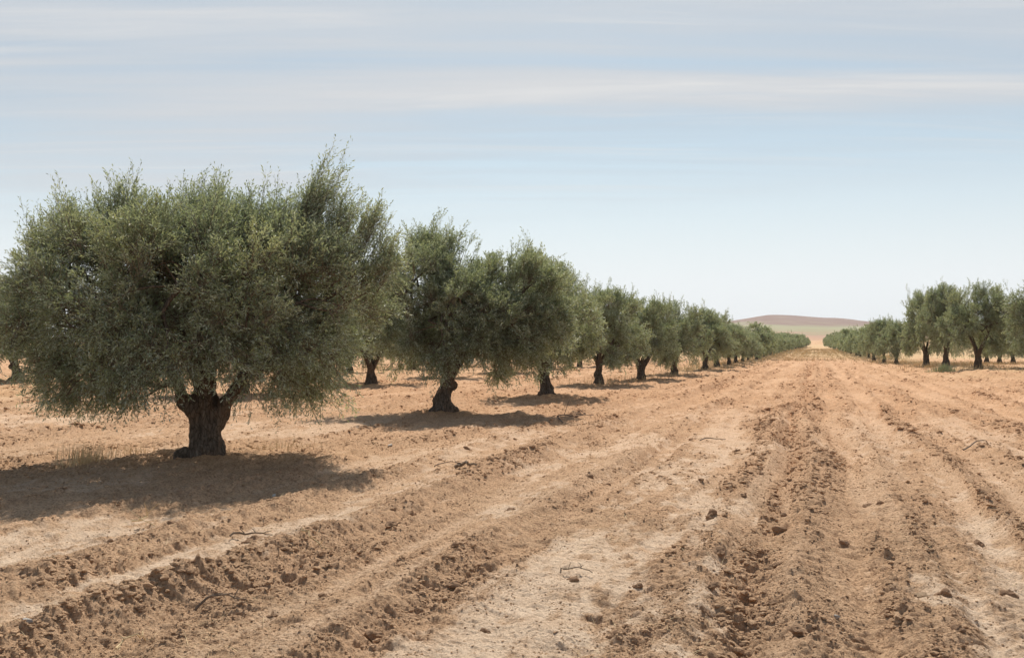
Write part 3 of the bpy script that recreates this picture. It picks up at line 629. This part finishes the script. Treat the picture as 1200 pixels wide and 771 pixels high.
clods = [(840, 664, 17), (913, 625, 15), (833, 616, 12), (901, 714, 15), (1102, 709, 16), (822, 730, 17), (931, 755, 16), (919, 608, 11), (906, 671, 13), (1015, 591, 9), (1029, 593, 9),
         (831, 699, 13), (532, 656, 11), (672, 688, 14), (464, 741, 16), (442, 740, 18), (458, 616, 13), (417, 643, 14), (530, 688, 12), (483, 600, 10), (547, 530, 8), (192, 681, 8),
         (206, 623, 10), (320, 721, 8), (168, 722, 12), (470, 742, 10), (988, 640, 9), (1060, 668, 10), (1143, 640, 9), (1010, 700, 9), (870, 590, 9), (690, 565, 9), (600, 600, 8), (745, 690, 10),
         (1180, 700, 12), (130, 640, 8), (60, 690, 10), (250, 750, 12), (380, 700, 10), (570, 740, 10), (720, 755, 12), (1005, 752, 12), (1120, 755, 10), (868, 745, 11), (890, 560, 8), (862, 530, 7)]
for (px, py, wp) in clods:
    size = 'large' if wp >= 15 else 'middling' if wp >= 11 else 'small'
    across = ('at the left, below the nearest tree shadow' if px < 250 else 'on the left ridge' if px < 500 else 'on the pale ground left of the centre furrow' if px < 780
              else 'on the left edge of the centre furrow' if px < 880 else 'on the right edge of the centre furrow' if px < 960 else 'on the rough soil right of the centre furrow')
    up = 'by the bottom edge' if py > 722 else 'in the near foreground' if py > 660 else 'farther off' if py > 585 else 'farthest off'
    put('earth_clod', CL[g.randrange(4)], px, py, wp * 1.25, f'{size} brown clod {across}, {up}', 'clod', GC)
put('earth_clod', CL[1], 300, 633, 26, 'long dark clod beside an old twig, between the nearest shadow and the left ridge', 'clod', GC)
put('earth_clod', CL[2], 1079, 707, 22, 'smooth pale brown clod left of a dark one, lower right foreground', 'clod', GC).data = clod_mesh('pale_clod', 33, 3, .5, mat_clod('pale_clod', (.34, .23, .15), (.45, .32, .21)))
put('field_stone', ST[0], 52, 737, 12, 'pale grey stone near the lower left corner, upper one of two', 'stone', 'pale stones on the soil', .1)
put('field_stone', ST[1], 36, 753, 11, 'pale grey stone near the lower left corner, lower one of two', 'stone', 'pale stones on the soil', .1)
put('field_stone', ST[1], 322, 581, 5, 'small white stone just below the edge of the nearest tree shadow', 'stone', 'pale stones on the soil', .1)
put('field_stone', ST[0], 457, 526, 7, 'small white stone on the soil below the second tree', 'stone', 'pale stones on the soil', .1)
put('field_stone', ST[1], 978, 729, 7, 'small pinkish white stone in the furrow of the lower foreground', 'stone', 'pale stones on the soil', .1)
def stick(pxa, pya, pxb, pyb, rad, label, wig=.05, mat=None, lift=.03, fork=True, seed=0):
    gg = random.Random(seed + int(pxa)); a = at(pxa, pya); b = at(pxb, pyb); bm = bmesh.new(); pts = []
    ln = math.dist(a, b); cx_, cy_ = a
    for k in range(9):
        t = k / 8; x = a[0] + (b[0] - a[0]) * t + gg.uniform(-wig, wig) * ln * .6; y = a[1] + (b[1] - a[1]) * t + gg.uniform(-wig, wig) * ln * .6
        pts.append((x - cx_, y - cy_, gz(x, y, True) + lift + lift * math.sin(t * 3.1) * 1.2))
    tube(bm, pts, [rad * (1 - .6 * k / 8) for k in range(9)], 5)
    if fork:
        for k in (3, 5, 6):
            p = Vector(pts[k]); d = Vector((gg.uniform(-1, 1), gg.uniform(-1, 1), gg.uniform(0, .5))).normalized() * ln * .22
            tube(bm, [p, p + d * .5 + Vector((0, 0, .006)), p + d], [rad * .5, rad * .4, rad * .2], 4)
    me = bpy.data.meshes.new('dry_stick'); bm.to_mesh(me); bm.free()
    o = mesh_obj('dry_stick', me, mat or M_STICK, None, (cx_, cy_, 0)); tag(o, label, 'stick', 'dry sticks lying on the soil')
stick(1128, 529, 1158, 527, .013, 'straight dark stick lying on the soil right of the tracks', .008, fork=False)
stick(535, 551, 557, 556, .028, 'short dark piece of wood left of the middle, below the second tree')
stick(508, 550, 540, 545, .008, 'thin bent twig beside the short dark piece of wood', .2)
stick(155, 618, 186, 640, .008, 'thin arched pale twig below the nearest tree shadow', .1, M_STRAW, .06)
stick(228, 713, 285, 706, .010, 'long thin forked twig in the left foreground', .12)
stick(655, 680, 692, 684, .006, 'forked dark twig beside a clod in the middle foreground', .15)
stick(820, 519, 850, 517, .012, 'dark stick lying across the pale lane', .02, fork=False)
stick(350, 640, 385, 646, .008, 'bent dry twig on the left ridge', .2, M_STRAW)
stick(270, 633, 320, 628, .011, 'dark twig under the long dark clod', .1)
stick(655, 498, 690, 490, .016, 'dark fallen branch at the right tip of the second tree shadow', .15)
stick(140, 760, 178, 748, .007, 'pale bent twig near the lower left corner', .2, M_STRAW)

def scatter(n, rmin, rmax, amax=34, power=1.0):
    gg = np.random.default_rng(int(n)); r = rmin * (rmax / rmin) ** (gg.random(n) ** power); a = gg.uniform(R(-amax), R(amax), n) - YAW
    return r * np.sin(a), r * np.cos(a), gg
# crumbs: small loose lumps, thickest on the ridges, one mesh
X, Y, gg = scatter(620000, 3.8, 80, 35)
z, ro_, cr_ = ground_fields(X, Y); kp = gg.random(len(X)) < np.clip((ro_ * (1 - .85 * cr_)) ** .9 * 1.0 + .14, 0, 1) * (.36 + .62 * (fbm(X * 2.2, Y * 1.2, 2, 90) > -.05))
X, Y, z = X[kp], Y[kp], z[kp]; n = len(X); D = np.hypot(X, Y)
fr = (ro_ * (1 - .85 * cr_))[kp]; s_ = (.0028 + .008 * gg.random(n) ** 4 + .036 * np.clip(fr - .55, 0, .5) / .5 * gg.random(n) ** 9) * np.clip(D / 9, .85, 1.8)
X2, Y2, g2 = scatter(110001, 11, 120, 35); z2, ro2_, cr2_ = ground_fields(X2, Y2); k2 = g2.random(len(X2)) < np.clip(ro2_ * (1 - .8 * cr2_), 0, 1) ** 1.6 * .95 * (.15 + .85 * (fbm(X2 * 1.6, Y2 * .5, 2, 92) > .0))
X2, Y2, z2 = X2[k2], Y2[k2], z2[k2]; s2 = (.016 + .036 * g2.random(len(X2)) ** 3) * np.clip(np.hypot(X2, Y2) / 28, .75, 1.7)
X = np.append(X, X2); Y = np.append(Y, Y2); z = np.append(z, z2); s_ = np.append(s_, s2); n = len(X)
me = bpy.data.meshes.new('soil_crumbs'); me.vertices.add(n); me.vertices.foreach_set('co', np.stack([X, Y, z + s_ * .05], 1).astype(np.float32).ravel()); me.update()
attr(me, 'size', s_); a3 = me.attributes.new('size3', 'FLOAT_VECTOR', 'POINT'); a3.data.foreach_set('vector', np.stack([s_ * 1.15, s_, s_ * .72], 1).astype(np.float32).ravel()); attr(me, 'turn', gg.uniform(0, 6.28, n))
a_ = me.attributes.new('which', 'INT', 'POINT'); a_.data.foreach_set('value', gg.integers(0, 5, n).astype(np.int32))
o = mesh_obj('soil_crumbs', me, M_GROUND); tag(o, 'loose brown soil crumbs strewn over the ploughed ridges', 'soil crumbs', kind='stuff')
ph = (1 + 5 ** .5) / 2
ico = np.array([(-1, ph, 0), (1, ph, 0), (-1, -ph, 0), (1, -ph, 0), (0, -1, ph), (0, 1, ph), (0, -1, -ph), (0, 1, -ph), (ph, 0, -1), (ph, 0, 1), (-ph, 0, -1), (-ph, 0, 1)]) / 1.9
icf = np.array([(0, 11, 5), (0, 5, 1), (0, 1, 7), (0, 7, 10), (0, 10, 11), (1, 5, 9), (5, 11, 4), (11, 10, 2), (10, 7, 6), (7, 1, 8), (3, 9, 4), (3, 4, 2), (3, 2, 6), (3, 6, 8), (3, 8, 9), (4, 9, 5), (2, 4, 11), (6, 2, 10), (8, 6, 7), (9, 8, 1)])
ng = bpy.data.node_groups.new('strew', 'GeometryNodeTree')
ng.interface.new_socket('Geometry', in_out='INPUT', socket_type='NodeSocketGeometry'); ng.interface.new_socket('Geometry', in_out='OUTPUT', socket_type='NodeSocketGeometry')
gi = ng.nodes.new('NodeGroupInput'); go = ng.nodes.new('NodeGroupOutput'); ip = ng.nodes.new('GeometryNodeInstanceOnPoints')
m2p = ng.nodes.new('GeometryNodeMeshToPoints'); ng.links.new(gi.outputs[0], m2p.inputs[0]); ng.links.new(m2p.outputs[0], ip.inputs['Points'])
g2i = ng.nodes.new('GeometryNodeGeometryToInstance')
def na_(nm, ty='FLOAT'):
    q = ng.nodes.new('GeometryNodeInputNamedAttribute'); q.data_type = ty; q.inputs[0].default_value = nm; return q.outputs[0]
crumb_col = bpy.data.collections.new('crumb_shapes')
for k in range(5):
    bs = ico * (1 + .26 * gg.normal(size=(12, 1))) * [gg.uniform(1, 1.4), 1, gg.uniform(.7, 1.1)]
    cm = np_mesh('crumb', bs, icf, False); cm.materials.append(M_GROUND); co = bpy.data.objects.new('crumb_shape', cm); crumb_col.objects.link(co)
ci = ng.nodes.new('GeometryNodeCollectionInfo'); ci.inputs[0].default_value = crumb_col; ci.inputs[1].default_value = True; ci.inputs[2].default_value = True
ng.links.new(ci.outputs[0], ip.inputs['Instance']); ip.inputs['Pick Instance'].default_value = True
ng.links.new(na_('which', 'INT'), ip.inputs['Instance Index']); ng.links.new(na_('size3', 'FLOAT_VECTOR'), ip.inputs['Scale'])
cx3 = ng.nodes.new('ShaderNodeCombineXYZ'); ng.links.new(na_('turn'), cx3.inputs[2]); ng.links.new(cx3.outputs[0], ip.inputs['Rotation'])
ng.links.new(ip.outputs[0], go.inputs[0])
mdc = o.modifiers.new('strew', 'NODES'); mdc.node_group = ng
print('crumbs', n)

def blades(name, X, Y, Z, hgt, wid, gg, mat, label, cat, lean=.5, flat=0.0):
    n = len(X); a = gg.uniform(0, 6.28, n); d = np.stack([np.cos(a), np.sin(a), np.zeros(n)], 1); p = np.stack([-np.sin(a), np.cos(a), np.zeros(n)], 1)
    ln = gg.uniform(.1, 1, n)[:, None] * lean; B = np.stack([X, Y, Z], 1); up = np.array([0, 0, 1.])
    h = hgt[:, None]; w_ = (wid * gg.uniform(.7, 1.3, n))[:, None]; fl = 1 - flat
    VV = np.stack([B - p * w_, B + p * w_, B + up * h * .6 * fl + d * h * ln * .35 + p * w_ * .7, B + up * h * .6 * fl + d * h * ln * .35 - p * w_ * .7, B + up * h * fl + d * h * ln], 1)
    i = (np.arange(n) * 5)[:, None]
    F4 = np.concatenate([np.hstack([i, i + 1, i + 2]), np.hstack([i, i + 2, i + 3]), np.hstack([i + 3, i + 2, i + 4])])
    o = mesh_obj(name, np_mesh(name, VV.reshape(-1, 3), F4, False), mat); tag(o, label, cat, kind='stuff'); return o
# straw lying on the near soil
X, Y, gg = scatter(5000, 4.2, 30); z, ro_, cr_ = ground_fields(X, Y); cl_ = fbm(X * 1.2, Y * .5, 3, 80) > .02; X, Y, z = X[cl_], Y[cl_], z[cl_]
blades('straw_litter', X, Y, z + .004, gg.uniform(.03, .12, len(X)), .0012 + .00006 * np.hypot(X, Y), gg, M_STRAW, 'short bits of dry straw lying on the ploughed soil', 'straw', lean=2.2, flat=.75)
# standing dry grass: tufts round the trees and along the rows
TX, TY, TH = [], [], []; gg = np.random.default_rng(77)
def tuft(x, y, n, rad, h): TX.append(x + gg.normal(size=n) * rad); TY.append(y + gg.normal(size=n) * rad); TH.append(gg.uniform(.3, 1, n) * h)
for (px, py, n, rd, h) in [(102, 546, 240, .15, .42), (88, 552, 50, .12, .24), (128, 541, 60, .2, .24), (152, 536, 60, .14, .26), (170, 533, 50, .2, .22), (210, 541, 40, .2, .16), (280, 536, 50, .2, .2), (322, 532, 120, .3, .26), (345, 528, 90, .3, .26), (330, 480, 50, .2, .2), (360, 482, 40, .2, .2), (300, 536, 20, .1, .15)]:
    tuft(*at(px, py), n, rd, h)
for (tx, ty) in TREE_XY[3:60]:
    if ty > 36: tuft(tx, ty, 260 if ty < 110 else 120, 1.0 if ty < 70 else 1.3, .38)
for _ in range(330):
    yv = gg.uniform(60, 190); sd_ = gg.choice([-1, 1]); tuft(sd_ * gg.normal(8.5, 1.6), yv, 40, .5, .34)
for _ in range(260):
    tuft(gg.uniform(9, 34), gg.uniform(46, 110), 40, .45, .36)
for _ in range(150):
    tuft(gg.uniform(-40, -12), gg.uniform(30, 110), 30, .4, .25)
for _ in range(420): tuft(gg.uniform(-6, 6), gg.uniform(112, 260), 40, .9, .3)
X = np.concatenate(TX); Y = np.concatenate(TY); Hh = np.concatenate(TH); z = macro(X, Y)
blades('dry_grass', X, Y, z - .01, Hh, .0015 + .00022 * np.hypot(X, Y) * .6, gg, M_STRAW, 'straw coloured dry grass standing along the tree rows', 'dry grass', lean=.7)
# green weed bush by the right row
x, y = at_depth(1106, 50.0); n = 520; a = gg.uniform(0, 6.28, n); rd = np.abs(gg.normal(size=n)) * .42
me_x, me_y = x + rd * np.cos(a) * 1.3, y + rd * np.sin(a)
o = blades('weed_bush', me_x, me_y, np.full(n, macro(np.array([x]), np.array([y]))[0]), gg.uniform(.4, 1., n) * .62 * np.exp(-(rd / .7) ** 2), .012, gg, M_WEED, 'low grey green weed bush before the front right trees', 'weed', lean=.6)
del o['kind']; o['label'] = 'low grey green weed bush before the front right trees'
print('tris', sum(len(m.loops) - 2 * len(m.polygons) for m in bpy.data.meshes if m.users))

# ------------------------------------------------------------------ haze
bm = bmesh.new(); bmesh.ops.create_cube(bm, size=2); hz = bpy.data.meshes.new('haze'); bm.to_mesh(hz); bm.free()
ho = mesh_obj('haze', hz); ho.scale = (7500, 7500, 60); ho.location = (0, 0, 52)
mh, t = new_mat('haze'); o2 = N(t, 'ShaderNodeOutputMaterial'); pv = N(t, 'ShaderNodeVolumePrincipled'); pv.inputs['Density'].default_value = .00010; pv.inputs['Color'].default_value = (.93, .95, 1, 1); pv.inputs['Anisotropy'].default_value = .3
L(t, pv.outputs[0], o2.inputs['Volume']); hz.materials.append(mh); tag(ho, 'thin pale summer haze in the air', 'haze', kind='stuff')
